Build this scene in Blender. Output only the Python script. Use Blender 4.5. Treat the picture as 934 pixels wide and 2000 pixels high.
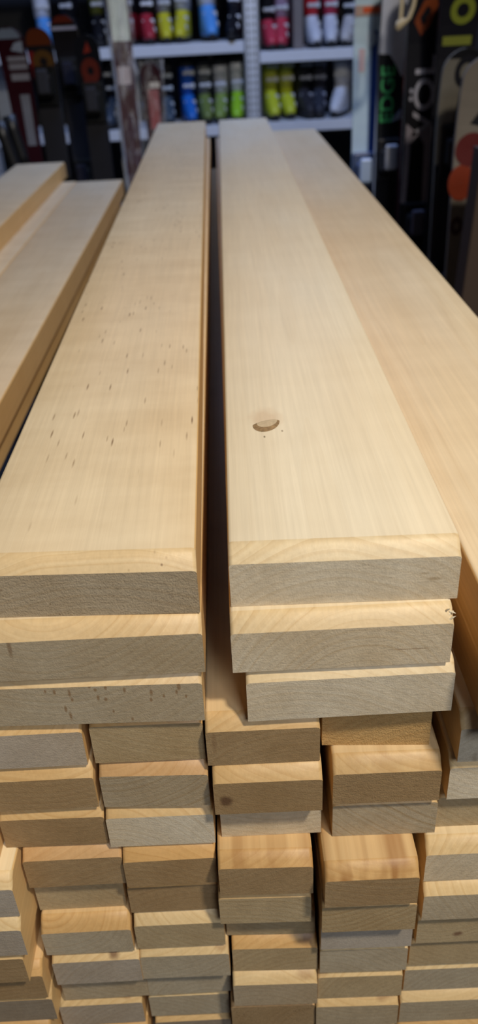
import bpy, bmesh, math, random
from mathutils import Vector, Matrix

# ------------------------------------------------------------------ camera, world, lights, exposure
sc = bpy.context.scene
COL = sc.collection
for o in list(bpy.data.objects):
    bpy.data.objects.remove(o)
CAMZ = 1.45
F = 1600.0                                   # focal length in pixels of the 934 x 2000 frame
CX, CY = 467.0, 1000.0
fwd = Vector((415 - CX, 20 - CY, F)).normalized()          # direction of the planks
u = Vector((CX - 415, CY - 20)); L_ = u.length; u /= L_
dn = Vector((u.x * F * F / L_, u.y * F * F / L_, F)).normalized()
xr = dn.cross(fwd)
RW = Matrix((xr, fwd, -dn))                  # photo axes -> place axes
cam_d = bpy.data.cameras.new('camera')
cam = bpy.data.objects.new('camera', cam_d)
COL.objects.link(cam)
right, up, back = RW @ Vector((1, 0, 0)), -(RW @ Vector((0, 1, 0))), -(RW @ Vector((0, 0, 1)))
M = Matrix((right, up, back)).transposed().to_4x4()
M.translation = Vector((0, 0, CAMZ))
cam.matrix_world = M
cam_d.sensor_fit = 'VERTICAL'
cam_d.sensor_height = 36.0
cam_d.lens = 36.0 * F / 2000.0
cam_d.clip_start = 0.02
cam_d.dof.use_dof = True
cam_d.dof.focus_distance = 0.46
cam_d.dof.aperture_fstop = cam_d.lens / 3.6
sc.camera = cam

w = bpy.data.worlds.new('dim_shop_air')
sc.world = w
w.use_nodes = True
w.node_tree.nodes['Background'].inputs[0].default_value = (0.52, 0.58, 0.78, 1)
w.node_tree.nodes['Background'].inputs[1].default_value = 0.035

def area(name, loc, aim, size, sy, power, color):
    d = bpy.data.lights.new(name, 'AREA')
    d.shape = 'RECTANGLE'; d.size = size; d.size_y = sy
    d.energy = power; d.color = color
    o = bpy.data.objects.new(name, d); COL.objects.link(o)
    o.location = loc
    o.rotation_euler = (Vector(aim) - Vector(loc)).to_track_quat('-Z', 'Y').to_euler()
    return o
area('warm_ceiling_lamp', (0.80, -0.58, 3.0), (0.05, 0.9, 1.2), 0.17, 0.17, 44, (1.0, 0.88, 0.69))
area('added_front_fill', (0.70, -1.6, 2.75), (0.0, 0.4, 1.0), 0.7, 0.8, 24, (0.90, 0.94, 1.0))  # added soft fill from behind the camera, not a known fixture
area('cool_ceiling_tube', (0.1, 2.55, 2.95), (0.1, 3.7, 1.0), 1.6, 0.2, 36, (0.40, 0.56, 1.0))

sc.view_settings.view_transform = 'Standard'
sc.view_settings.look = 'None'
sc.view_settings.gamma = 1.0
sc.view_settings.use_curve_mapping = False
sc.view_settings.exposure = 0.0

# ------------------------------------------------------------------ helpers
def at(px, py, Y):
    """photo pixel -> point of the place in the vertical plane y = Y"""
    d = RW @ Vector((px - CX, py - CY, F))
    p = d * (Y / d.y)
    return Vector((p.x, p.y, p.z + CAMZ))

def tag(o, label=None, cat=None, group=None, kind=None):
    if label: o['label'] = label
    if cat: o['category'] = cat
    if group: o['group'] = group
    if kind: o['kind'] = kind
    return o

def mesh_obj(name, verts, faces, mats, parent=None, smooth=False, idx=None):
    me = bpy.data.meshes.new(name)
    me.from_pydata([tuple(v) for v in verts], [], faces)
    for m in (mats if isinstance(mats, (list, tuple)) else [mats]):
        me.materials.append(m)
    if idx:
        for p, i in zip(me.polygons, idx): p.material_index = i
    bm = bmesh.new(); bm.from_mesh(me)
    bmesh.ops.recalc_face_normals(bm, faces=bm.faces)
    bm.to_mesh(me); bm.free()
    if smooth:
        for p in me.polygons: p.use_smooth = True
    o = bpy.data.objects.new(name, me); COL.objects.link(o)
    if parent: o.parent = parent
    return o

def bm_obj(name, bm, mat, parent=None, smooth=False):
    me = bpy.data.meshes.new(name)
    bmesh.ops.recalc_face_normals(bm, faces=bm.faces)
    bm.to_mesh(me); bm.free()
    me.materials.append(mat)
    if smooth:
        for p in me.polygons: p.use_smooth = True
    o = bpy.data.objects.new(name, me); COL.objects.link(o)
    if parent: o.parent = parent
    return o

def empty(name, loc, rz=0.0):
    o = bpy.data.objects.new(name, None); COL.objects.link(o)
    o.location = loc; o.rotation_euler = (0, 0, rz); o.empty_display_size = 0.05
    return o

def add_box(bm, lo, hi, bevel=0.0):
    r = bmesh.ops.create_cube(bm, size=1.0)
    vs = r['verts']
    for v in vs:
        v.co = Vector([lo[i] + (v.co[i] + 0.5) * (hi[i] - lo[i]) for i in range(3)])
    if bevel > 0:
        es = list({e for v in vs for e in v.link_edges})
        bmesh.ops.bevel(bm, geom=es, offset=bevel, segments=2, affect='EDGES', profile=0.5)

def box_obj(name, lo, hi, mat, parent=None, bevel=0.0):
    bm = bmesh.new(); add_box(bm, lo, hi, bevel)
    return bm_obj(name, bm, mat, parent)

def add_tube(bm, pts, r, seg=10, cap=True):
    rings = []
    pts = [Vector(p) for p in pts]
    for i, p in enumerate(pts):
        t = (pts[min(i + 1, len(pts) - 1)] - pts[max(i - 1, 0)]).normalized()
        a = t.orthogonal().normalized() if i == 0 else (a - t * a.dot(t)).normalized()
        b = t.cross(a)
        rr = r[i] if isinstance(r, (list, tuple)) else r
        rings.append([bm.verts.new(p + (a * math.cos(q) + b * math.sin(q)) * rr)
                      for q in [2 * math.pi * k / seg for k in range(seg)]])
    for i in range(len(rings) - 1):
        for k in range(seg):
            bm.faces.new((rings[i][k], rings[i][(k + 1) % seg], rings[i + 1][(k + 1) % seg], rings[i + 1][k]))
    if cap:
        bm.faces.new(rings[0]); bm.faces.new(rings[-1])

def loft(bm, secs, seg=18, power=2.6):
    """closed body through horizontal sections (cx, cy, z, rx, ry)"""
    rings = []
    for cx, cy, z, rx, ry in secs:
        ring = []
        for k in range(seg):
            q = 2 * math.pi * k / seg
            c, s = math.cos(q), math.sin(q)
            ring.append(bm.verts.new((cx + rx * math.copysign(abs(c) ** (2 / power), c),
                                      cy + ry * math.copysign(abs(s) ** (2 / power), s), z)))
        rings.append(ring)
    for i in range(len(rings) - 1):
        for k in range(seg):
            bm.faces.new((rings[i][k], rings[i][(k + 1) % seg], rings[i + 1][(k + 1) % seg], rings[i + 1][k]))
    bm.faces.new(rings[0]); bm.faces.new(rings[-1])

# ------------------------------------------------------------------ materials
def plain(name, color, rough=0.5, metal=0.0, noise=0.0, scale=30.0, bump=0.0, spec=0.5):
    m = bpy.data.materials.new(name); m.use_nodes = True
    nt = m.node_tree; N = nt.nodes; bs = N['Principled BSDF']
    bs.inputs['Roughness'].default_value = rough
    bs.inputs['Metallic'].default_value = metal
    bs.inputs['Specular IOR Level'].default_value = spec
    tc = N.new('ShaderNodeTexCoord'); no = N.new('ShaderNodeTexNoise')
    no.inputs['Scale'].default_value = scale; no.inputs['Detail'].default_value = 4
    nt.links.new(tc.outputs['Object'], no.inputs['Vector'])
    mx = N.new('ShaderNodeMix'); mx.data_type = 'RGBA'
    mx.inputs[6].default_value = (*[c * (1 - noise) for c in color], 1)
    mx.inputs[7].default_value = (*[min(1, c * (1 + noise)) for c in color], 1)
    nt.links.new(no.outputs['Fac'], mx.inputs[0])
    nt.links.new(mx.outputs[2], bs.inputs['Base Color'])
    if bump:
        b = N.new('ShaderNodeBump'); b.inputs['Strength'].default_value = bump
        b.inputs['Distance'].default_value = 0.002
        nt.links.new(no.outputs['Fac'], b.inputs['Height']); nt.links.new(b.outputs[0], bs.inputs['Normal'])
    return m

class G:
    """small node builder"""
    def __init__(s, m):
        s.nt = m.node_tree; s.N = s.nt.nodes
    def link(s, a, b): s.nt.links.new(a, b)
    def math(s, op, a, b=None, c=None, clamp=False):
        n = s.N.new('ShaderNodeMath'); n.operation = op; n.use_clamp = clamp
        for i, v in enumerate((a, b, c)):
            if v is None: continue
            if isinstance(v, (int, float)): n.inputs[i].default_value = v
            else: s.link(v, n.inputs[i])
        return n.outputs[0]
    def mapr(s, v, a, b, c, d):
        n = s.N.new('ShaderNodeMapRange')
        s.link(v, n.inputs[0])
        for i, q in enumerate((a, b, c, d)): n.inputs[i + 1].default_value = q
        return n.outputs[0]
    def scale(s, v, xyz, off=(0, 0, 0)):
        n = s.N.new('ShaderNodeMapping'); n.vector_type = 'POINT'
        n.inputs['Scale'].default_value = xyz; n.inputs['Location'].default_value = off
        s.link(v, n.inputs[0]); return n.outputs[0]
    def noise(s, v, sc=1.0, det=3, rough=0.55):
        n = s.N.new('ShaderNodeTexNoise'); n.inputs['Scale'].default_value = sc
        n.inputs['Detail'].default_value = det; n.inputs['Roughness'].default_value = rough
        s.link(v, n.inputs['Vector']); return n.outputs['Fac']
    def voro(s, v, sc=1.0):
        n = s.N.new('ShaderNodeTexVoronoi'); n.inputs['Scale'].default_value = sc
        s.link(v, n.inputs['Vector']); return n
    def mix(s, fac, a, b, mode='MIX'):
        n = s.N.new('ShaderNodeMix'); n.data_type = 'RGBA'; n.blend_type = mode
        for i, v in ((0, fac), (6, a), (7, b)):
            if isinstance(v, (int, float)): n.inputs[i].default_value = v
            elif isinstance(v, tuple): n.inputs[i].default_value = (*v[:3], 1)
            else: s.link(v, n.inputs[i])
        return n.outputs[2]

def birch(name, base, pith, off, end=False, ring=0.10, curl=0.05, flecks=0.0, knots=(), streaks=0.0, speck=0.0, bumpk=1.0):
    """solid birch: growth rings round a pith, fibres along y, optional flecks, curl figure, knots.
    base may differ between planed faces and sawn end grain because the grain itself does."""
    m = bpy.data.materials.new(name); m.use_nodes = True
    g = G(m); N = g.N; bs = N['Principled BSDF']
    tc = N.new('ShaderNodeTexCoord').outputs['Object']
    P = g.scale(tc, (1, 1, 1), off)
    sep = N.new('ShaderNodeSeparateXYZ'); g.link(tc, sep.inputs[0])
    warp = g.noise(g.scale(P, (9, 0.9, 9)), 1.0, 2)
    dx = g.math('SUBTRACT', sep.outputs[0], pith[0]); dz = g.math('SUBTRACT', sep.outputs[2], pith[1])
    r = g.math('SQRT', g.math('ADD', g.math('MULTIPLY', dx, dx), g.math('MULTIPLY', dz, dz)))
    r = g.math('ADD', r, g.math('MULTIPLY', warp, 0.022))
    saw = g.math('FRACT', g.math('MULTIPLY', r, 210.0))
    line = g.math('POWER', saw, 5.0)
    wide = g.noise(g.scale(P, (0, 0, 0)), 1.0)      # constant, keeps the node tree simple
    rn = N.new('ShaderNodeTexNoise'); rn.noise_dimensions = '1D'
    g.link(g.math('MULTIPLY', r, 95.0), rn.inputs['W']); rn.inputs['Detail'].default_value = 2
    ringf = g.math('ADD', g.math('MULTIPLY', line, 0.45), g.math('MULTIPLY', rn.outputs['Fac'], 0.8))
    dark = tuple(c * k for c, k in zip(base, (0.80, 0.70, 0.56)))
    light = tuple(min(0.95, c * k) for c, k in zip(base, (1.03, 1.04, 1.06)))
    col = g.mix(g.mapr(ringf, 0.25, 0.95, 0.0, min(1.0, ring * 4)), light, dark)
    # fibres
    fs = (320, 320, 320) if end else (420, 9, 420)
    fib = g.noise(g.scale(P, fs), 1.0, 3)
    fk = 0.16 if end else 0.10
    col = g.mix(1.0, col, g.mix(g.mapr(fib, 0.3, 0.7, 0, 1), (1 - fk,) * 3, (1.0,) * 3), 'MULTIPLY')
    # cloudy figure
    cl = g.noise(g.scale(P, (14, 30, 14) if not end else (40, 40, 40)), 1.0, 3)
    col = g.mix(1.0, col, g.mix(g.mapr(cl, 0.35, 0.7, 0, 1), (1.0, 1.0, 1.0), (1 - curl, 1 - curl * 1.25, 1 - curl * 1.6)), 'MULTIPLY')
    bl = g.noise(g.scale(P, (7, 2.2, 7)), 1.0, 2)
    col = g.mix(1.0, col, g.mix(g.mapr(bl, 0.35, 0.7, 0, 1), (1.0, 1.0, 1.0), (0.97, 0.90, 0.80)), 'MULTIPLY')
    if streaks:
        st = g.noise(g.scale(P, (70, 1.5, 20)), 1.0, 2)
        col = g.mix(g.math('MULTIPLY', g.mapr(st, 0.46, 0.6, 0, 1), streaks), col, tuple(c * k for c, k in zip(base, (0.55, 0.42, 0.30))))
    if flecks:
        v = g.voro(g.scale(P, (300, 34, 300) if not end else (150, 30, 50)), 1.0)
        msk = g.noise(g.scale(P, (22, 7, 22) if not end else (30, 10, 18)), 1.0, 2)
        cs = N.new('ShaderNodeSeparateColor'); g.link(v.outputs['Color'], cs.inputs[0])
        fl = g.math('MULTIPLY', g.mapr(v.outputs['Distance'], 0.08, 0.26 if not end else 0.34, 1, 0), g.mapr(msk, 0.40, 0.52, 0, 1))
        fl = g.math('MULTIPLY', fl, g.mapr(cs.outputs[0], 0.55, 0.7, 0, 1) if not end else g.mapr(cs.outputs[0], 0.5, 0.6, 0, 1))
        col = g.mix(g.math('MULTIPLY', fl, flecks), col, (0.17, 0.09, 0.035))
    if speck:
        v = g.voro(g.scale(P, (300, 300, 300)), 1.0)
        msk = g.noise(g.scale(P, (60, 60, 60)), 1.0, 1)
        fl = g.math('MULTIPLY', g.mapr(v.outputs['Distance'], 0.1, 0.24, 1, 0), g.mapr(msk, 0.58, 0.66, 0, 1))
        col = g.mix(g.math('MULTIPLY', fl, speck), col, (0.12, 0.07, 0.03))
    for (kx, ky, kz, rx, ry, rz, kc, ks) in knots:
        vm = N.new('ShaderNodeMapping'); vm.vector_type = 'POINT'
        sx, sy, sz = 1 / rx, 1 / ry, 1 / rz
        vm.inputs['Scale'].default_value = (sx, sy, sz); vm.inputs['Location'].default_value = (-kx * sx, -ky * sy, -kz * sz)
        g.link(tc, vm.inputs[0])
        ln = N.new('ShaderNodeVectorMath'); ln.operation = 'LENGTH'; g.link(vm.outputs[0], ln.inputs[0])
        wob = g.math('ADD', ln.outputs['Value'], g.math('MULTIPLY', g.math('SUBTRACT', g.noise(g.scale(P, (130, 60, 130)), 1.0, 2), 0.5), 0.9))
        col = g.mix(g.math('MULTIPLY', g.mapr(wob, 0.45, 1.05, 1, 0), ks), col, kc)
    g.link(col, bs.inputs['Base Color'])
    bs.inputs['Roughness'].default_value = 0.72 if end else 0.46
    bs.inputs['Specular IOR Level'].default_value = 0.25 if end else 0.42
    bmp = N.new('ShaderNodeBump')
    bmp.inputs['Strength'].default_value = (0.30 if end else 0.10) * bumpk
    bmp.inputs['Distance'].default_value = 0.0012 if end else 0.0006
    if end:
        h = g.math('ADD', g.noise(g.scale(P, (1100, 1100, 800)), 1.0, 3, 0.7), g.math('MULTIPLY', g.noise(g.scale(P, (260, 260, 900)), 1.0, 2), 0.5))
    else:
        h = g.noise(g.scale(P, (900, 14, 900)), 1.0, 3)
    g.link(h, bmp.inputs['Height']); g.link(bmp.outputs[0], bs.inputs['Normal'])
    return m

GALV = plain('galvanised_steel', (0.52, 0.57, 0.66), 0.42, 0.35, 0.12, 60)
SHELF = plain('pale_shelf_enamel', (0.62, 0.66, 0.74), 0.45, 0.0, 0.06, 25)
BLACKP = plain('black_plastic', (0.008, 0.008, 0.010), 0.42, 0, 0.2, 40)
RUBBER = plain('dark_sole_rubber', (0.012, 0.012, 0.014), 0.7, 0, 0.2, 40)
STEEL = plain('bright_buckle_steel', (0.55, 0.57, 0.6), 0.3, 0.9, 0.1, 40)
FELT = plain('black_liner_fabric', (0.010, 0.010, 0.013), 0.9, 0, 0.3, 200)

# ------------------------------------------------------------------ the setting
def struct(name, lo, hi, mat):
    o = box_obj(name, lo, hi, mat); o['kind'] = 'structure'; return o
M_FLOOR = plain('dark_concrete_floor', (0.035, 0.034, 0.036), 0.6, 0, 0.25, 6, 0.1)
M_WALL = plain('dark_shop_wall_paint', (0.018, 0.018, 0.022), 0.8, 0, 0.15, 8)
struct('floor', (-2.6, -1.0, -0.1), (1.6, 5.2, 0.0), M_FLOOR)
struct('wall_back', (-2.6, 5.2, -0.1), (1.6, 5.3, 3.2), M_WALL)
struct('wall_left', (-2.7, -1.0, -0.1), (-2.6, 5.3, 3.2), M_WALL)
struct('wall_right', (1.6, -1.0, -0.1), (1.7, 5.3, 3.2), M_WALL)

# ------------------------------------------------------------------ planks
H, T = 0.2273, 0.0353
HC, DC = 0.0088, 0.0072                       # eased top edge of each sawn end
LONG = dict(n=(0.77, 0.635, 0.435), o=(0.74, 0.56, 0.33), w=(0.80, 0.70, 0.525), r=(0.72, 0.52, 0.32))
LONGN = dict(n=(0.68, 0.515, 0.30), o=(0.64, 0.44, 0.22), w=(0.76, 0.62, 0.40), r=(0.62, 0.43, 0.25))
ENDC = dict(g=(0.455, 0.39, 0.285), l=(0.445, 0.395, 0.335), t=(0.46, 0.365, 0.225), b=(0.36, 0.255, 0.14),
            p=(0.66, 0.585, 0.455), o=(0.56, 0.36, 0.15), s=(0.45, 0.37, 0.26), d=(0.30, 0.255, 0.20))
ENDW = dict(g='grey', l='cool grey', t='tan', b='brown', p='pale', o='rough orange', s='speckled drab', d='dark grey')
rng = random.Random(4)

def plank(layer, x0, x1, yl, yr, length, long='n', end='g', rz=0.0, hc=HC, dc=DC, narrow=False, **mk):
    """layer counted down from the top of the wide stacks; x0..x1 at the near end, yl/yr its left/right face distance"""
    W = x1 - x0
    zt = CAMZ - H - T * (layer - 1)
    th = T - 0.00025
    xm, ym = (x0 + x1) / 2, (yl + yr) / 2
    c = 0.0022
    prof = [(dc * 1.08, 0.0), (dc * 0.70, -hc * 0.17), (dc * 0.33, -hc * 0.56), (0.0, -hc)]     # easing, top to face
    def station(x, inset, t):
        f0 = (yl - ym) * (1 - t) + (yr - ym) * t
        j = 0.0
        out = [(x, f0 + j, -th), (x, f0 + j, -hc - inset * 0.6)]
        for (a, b) in reversed(prof[:-1]): out.append((x, f0 + a + inset * 0.5, b - inset))
        for (a, b) in prof[:-1]: out.append((x, length - a - inset * 0.5, b - inset))
        out += [(x, length, -hc - inset * 0.6), (x, length, -th)]
        return out
    sts = [station(-W / 2, c, 0.0), station(-W / 2 + c * 0.3, c * 0.3, c * .3 / W), station(-W / 2 + c, 0, c / W), station(-W / 6, 0, 0.33), station(W / 6, 0, 0.67),
           station(W / 2 - c, 0, 1 - c / W), station(W / 2 - c * 0.3, c * 0.3, 1 - c * .3 / W), station(W / 2, c, 1.0)]
    n = len(sts[0]); verts = [p for s in sts for p in s]
    faces, idx, sm = [], [], []
    for s in range(len(sts) - 1):
        for k in range(n):
            a, b = s * n + k, s * n + (k + 1) % n
            faces.append((a, b, b + n, a + n))
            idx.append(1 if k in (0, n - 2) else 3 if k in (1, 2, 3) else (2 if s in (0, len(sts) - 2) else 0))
            sm.append(k not in (0, n - 2, n - 1))
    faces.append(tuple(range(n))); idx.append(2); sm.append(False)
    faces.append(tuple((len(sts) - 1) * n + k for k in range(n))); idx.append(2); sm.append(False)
    pith = mk.pop('pith', (rng.uniform(-0.05, 0.05), rng.choice((-1, 1)) * rng.uniform(0.03, 0.11) - 0.018))
    off = (rng.uniform(-9, 9), rng.uniform(-9, 9), rng.uniform(-9, 9))
    jit = [rng.uniform(0.95, 1.04)] * 3
    lk = dict(ring=mk.get('lring', 0.07), curl=mk.get('curl', 0.05), flecks=mk.get('flecks', 0.0), knots=mk.get('knots', ()), streaks=mk.get('streaks', 0.0))
    ek = dict(ring=mk.get('ering', 0.12), curl=0.10, flecks=mk.get('eflecks', 0.0), knots=mk.get('eknots', ()), speck=mk.get('speck', 0.0), bumpk=mk.get('rough', 1.0))
    ml = birch('birch_planed', tuple(a * b for a, b in zip((LONGN if narrow else LONG)[long], jit)), pith, off, **lk)
    me_ = birch('birch_end_grain', tuple(a * b for a, b in zip(ENDC[end], jit)), pith, off, end=True, **ek)
    ms_ = birch('birch_side_warm_bounce', tuple(a * b for a, b in zip((0.73, 0.50, 0.235), jit)), pith, off, ring=0.08)  # side faces: warm bounce light painted in as a more orange wood
    ck = dict(lk); ck.update(ring=0.16, curl=0.08)
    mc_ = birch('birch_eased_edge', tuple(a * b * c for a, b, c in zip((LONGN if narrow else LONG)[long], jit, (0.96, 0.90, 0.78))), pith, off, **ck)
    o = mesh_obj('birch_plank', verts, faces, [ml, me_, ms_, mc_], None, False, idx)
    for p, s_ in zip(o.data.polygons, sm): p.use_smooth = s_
    o.data.update()
    # sharp edge where easing meets the sawn face
    for e in o.data.edges:
        a, b = (v % n for v in e.vertices)
        if a == b and a in (0, 1, n - 2, n - 1): e.use_edge_sharp = True
    ca, sa = math.cos(rz), math.sin(rz)
    o.rotation_euler = (0, 0, rz)
    o.location = (xm, ym, zt)
    return o

ORD = ['', 'topmost', 'second', 'third', 'fourth', 'fifth', 'sixth', 'seventh', 'eighth', 'ninth', 'tenth', 'eleventh', 'twelfth']
LEN = 1.85
# the two wide stacks
k_b1 = ()
B1 = plank(1, -0.0066, 0.1094, 0.3347, 0.3322, 1.862, 'w', 'p', -0.0043, pith=(0.0, -0.10), lring=0.03,
           knots=((-0.0316, 0.1508, 0.0, 0.0125, 0.020, 0.02, (0.60, 0.42, 0.26), 0.5),
                  (-0.0336, 0.1248, 0.0, 0.0008, 0.0018, 0.01, (0.12, 0.08, 0.03), 0.8),
                  (-0.0221, 0.1318, 0.0, 0.0008, 0.0016, 0.01, (0.15, 0.09, 0.04), 0.7)), curl=0.03, eknots=((.046, 0, -.022, .004, .02, .0012, (.34, .24, .13), .6), (.040, 0, -.0185, .003, .02, .0009, (.34, .24, .13), .5)))
tag(B1, 'pale wide birch plank with a bark-ringed knot, topmost right of the dark gap', 'plank', 'wide birch planks')
B2 = plank(2, -0.0077, 0.1066, 0.3237, 0.3231, LEN, 'w', 'p', 0, pith=(0.012, -0.06), ering=0.16, eknots=((.036, 0, -.0245, .016, .02, .0005, (.25, .16, .09), .6), (-.052, .002, -.006, .002, .01, .002, (.45, .30, .16), .5)))
tag(B2, 'pale wide birch plank directly under the knotted one, splintered right corner', 'plank', 'wide birch planks')
B3 = plank(3, -0.0011, 0.1105, 0.3228, 0.3231, LEN, 'w', 'p', 0, hc=0.007, dc=0.006)
tag(B3, 'pale wide birch plank, third down in the stack with the knotted top plank', 'plank', 'wide birch planks')
A1 = plank(1, -0.1388, -0.0226, 0.3368, 0.3311, 1.86, 'n', 's', 0.0045, pith=(0.01, -0.16), flecks=0.8, curl=0.10, speck=0.7, rough=1.7, lring=0.03)
tag(A1, 'wide birch plank with brown flecks on top, topmost left of the dark gap', 'plank', 'wide birch planks')
A2 = plank(2, -0.1385, -0.0222, 0.3265, 0.3256, LEN, 'n', 'g', 0, pith=(-0.02, 0.05), ering=0.12, eknots=((-0.0415, 0, -0.013, 0.0016, 0.02, 0.008, (0.16, 0.09, 0.04), 0.6),))
tag(A2, 'wide grey-ended birch plank, second down in the stack left of the dark gap', 'plank', 'wide birch planks')
A3_FLECKS = [(105, 1346, 2, 4), (122, 1348, 2, 5), (150, 1350, 2.6, 9), (153, 1362, 2, 4), (137, 1378, 2.2, 8), (144, 1390, 2.6, 10), (200, 1346, 2.4, 4), (203, 1360, 2, 6), (217, 1363, 2.6, 4),
             (228, 1385, 1.8, 4), (255, 1348, 2.2, 6), (305, 1353, 2.6, 8), (303, 1366, 2, 5), (358, 1345, 2.6, 8), (353, 1354, 2, 5), (328, 1360, 1.8, 4), (370, 1362, 1.8, 4), (190, 1340, 2.4, 4), (262, 1400, 2.2, 4), (220, 1342, 2.6, 6)]
A3 = plank(3, -0.1387, -0.0247, 0.3290, 0.3255, LEN, 'n', 'g', 0, hc=0.0075,
           eknots=[((a - 202) * .000285, 0, -.0075 - (b - 1340) * .000417, c * .00045, .03, d * .00042, (.22, .125, .055), .75) for a, b, c, d in A3_FLECKS])
tag(A3, 'wide birch plank with brown-streaked end, third down left of the dark gap', 'plank', 'wide birch planks')

# knot of the top right plank: a bark-lined crescent pocket round a pale lens of wood
M_BARK = plain('knot_bark', (0.30, 0.19, 0.09), 0.8, 0, 0.6, 300, 0.6)
M_KNOT = plain('knot_wood', (0.60, 0.47, 0.30), 0.6, 0, 0.25, 500, 0.2)
def crescent(name, cx, cy, a, b, th0, th1, wmax, mat, z0, z1, parent):
    bm = bmesh.new(); n = 22; ring = []
    for i in range(n + 1):
        t = i / n; q = th0 + (th1 - th0) * t
        wv = wmax * math.sin(math.pi * min(1, t * 1.05 + 0.02)) ** 0.7 + 0.0001
        o_, i_ = 1.0, 1.0 - wv
        p0 = Vector((cx + a * math.cos(q) * o_, cy + b * math.sin(q) * o_, z0))
        p1 = Vector((cx + a * math.cos(q) * (o_ + i_) / 2, cy + b * math.sin(q) * (o_ + i_) / 2, z1))
        p2 = Vector((cx + a * math.cos(q) * i_, cy + b * math.sin(q) * i_, z0))
        ring.append([bm.verts.new(p) for p in (p0, p1, p2)])
    for i in range(n):
        for k in range(2):
            bm.faces.new((ring[i][k], ring[i][k + 1], ring[i + 1][k + 1], ring[i + 1][k]))
    return bm_obj(name, bm, mat, parent, True)

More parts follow.
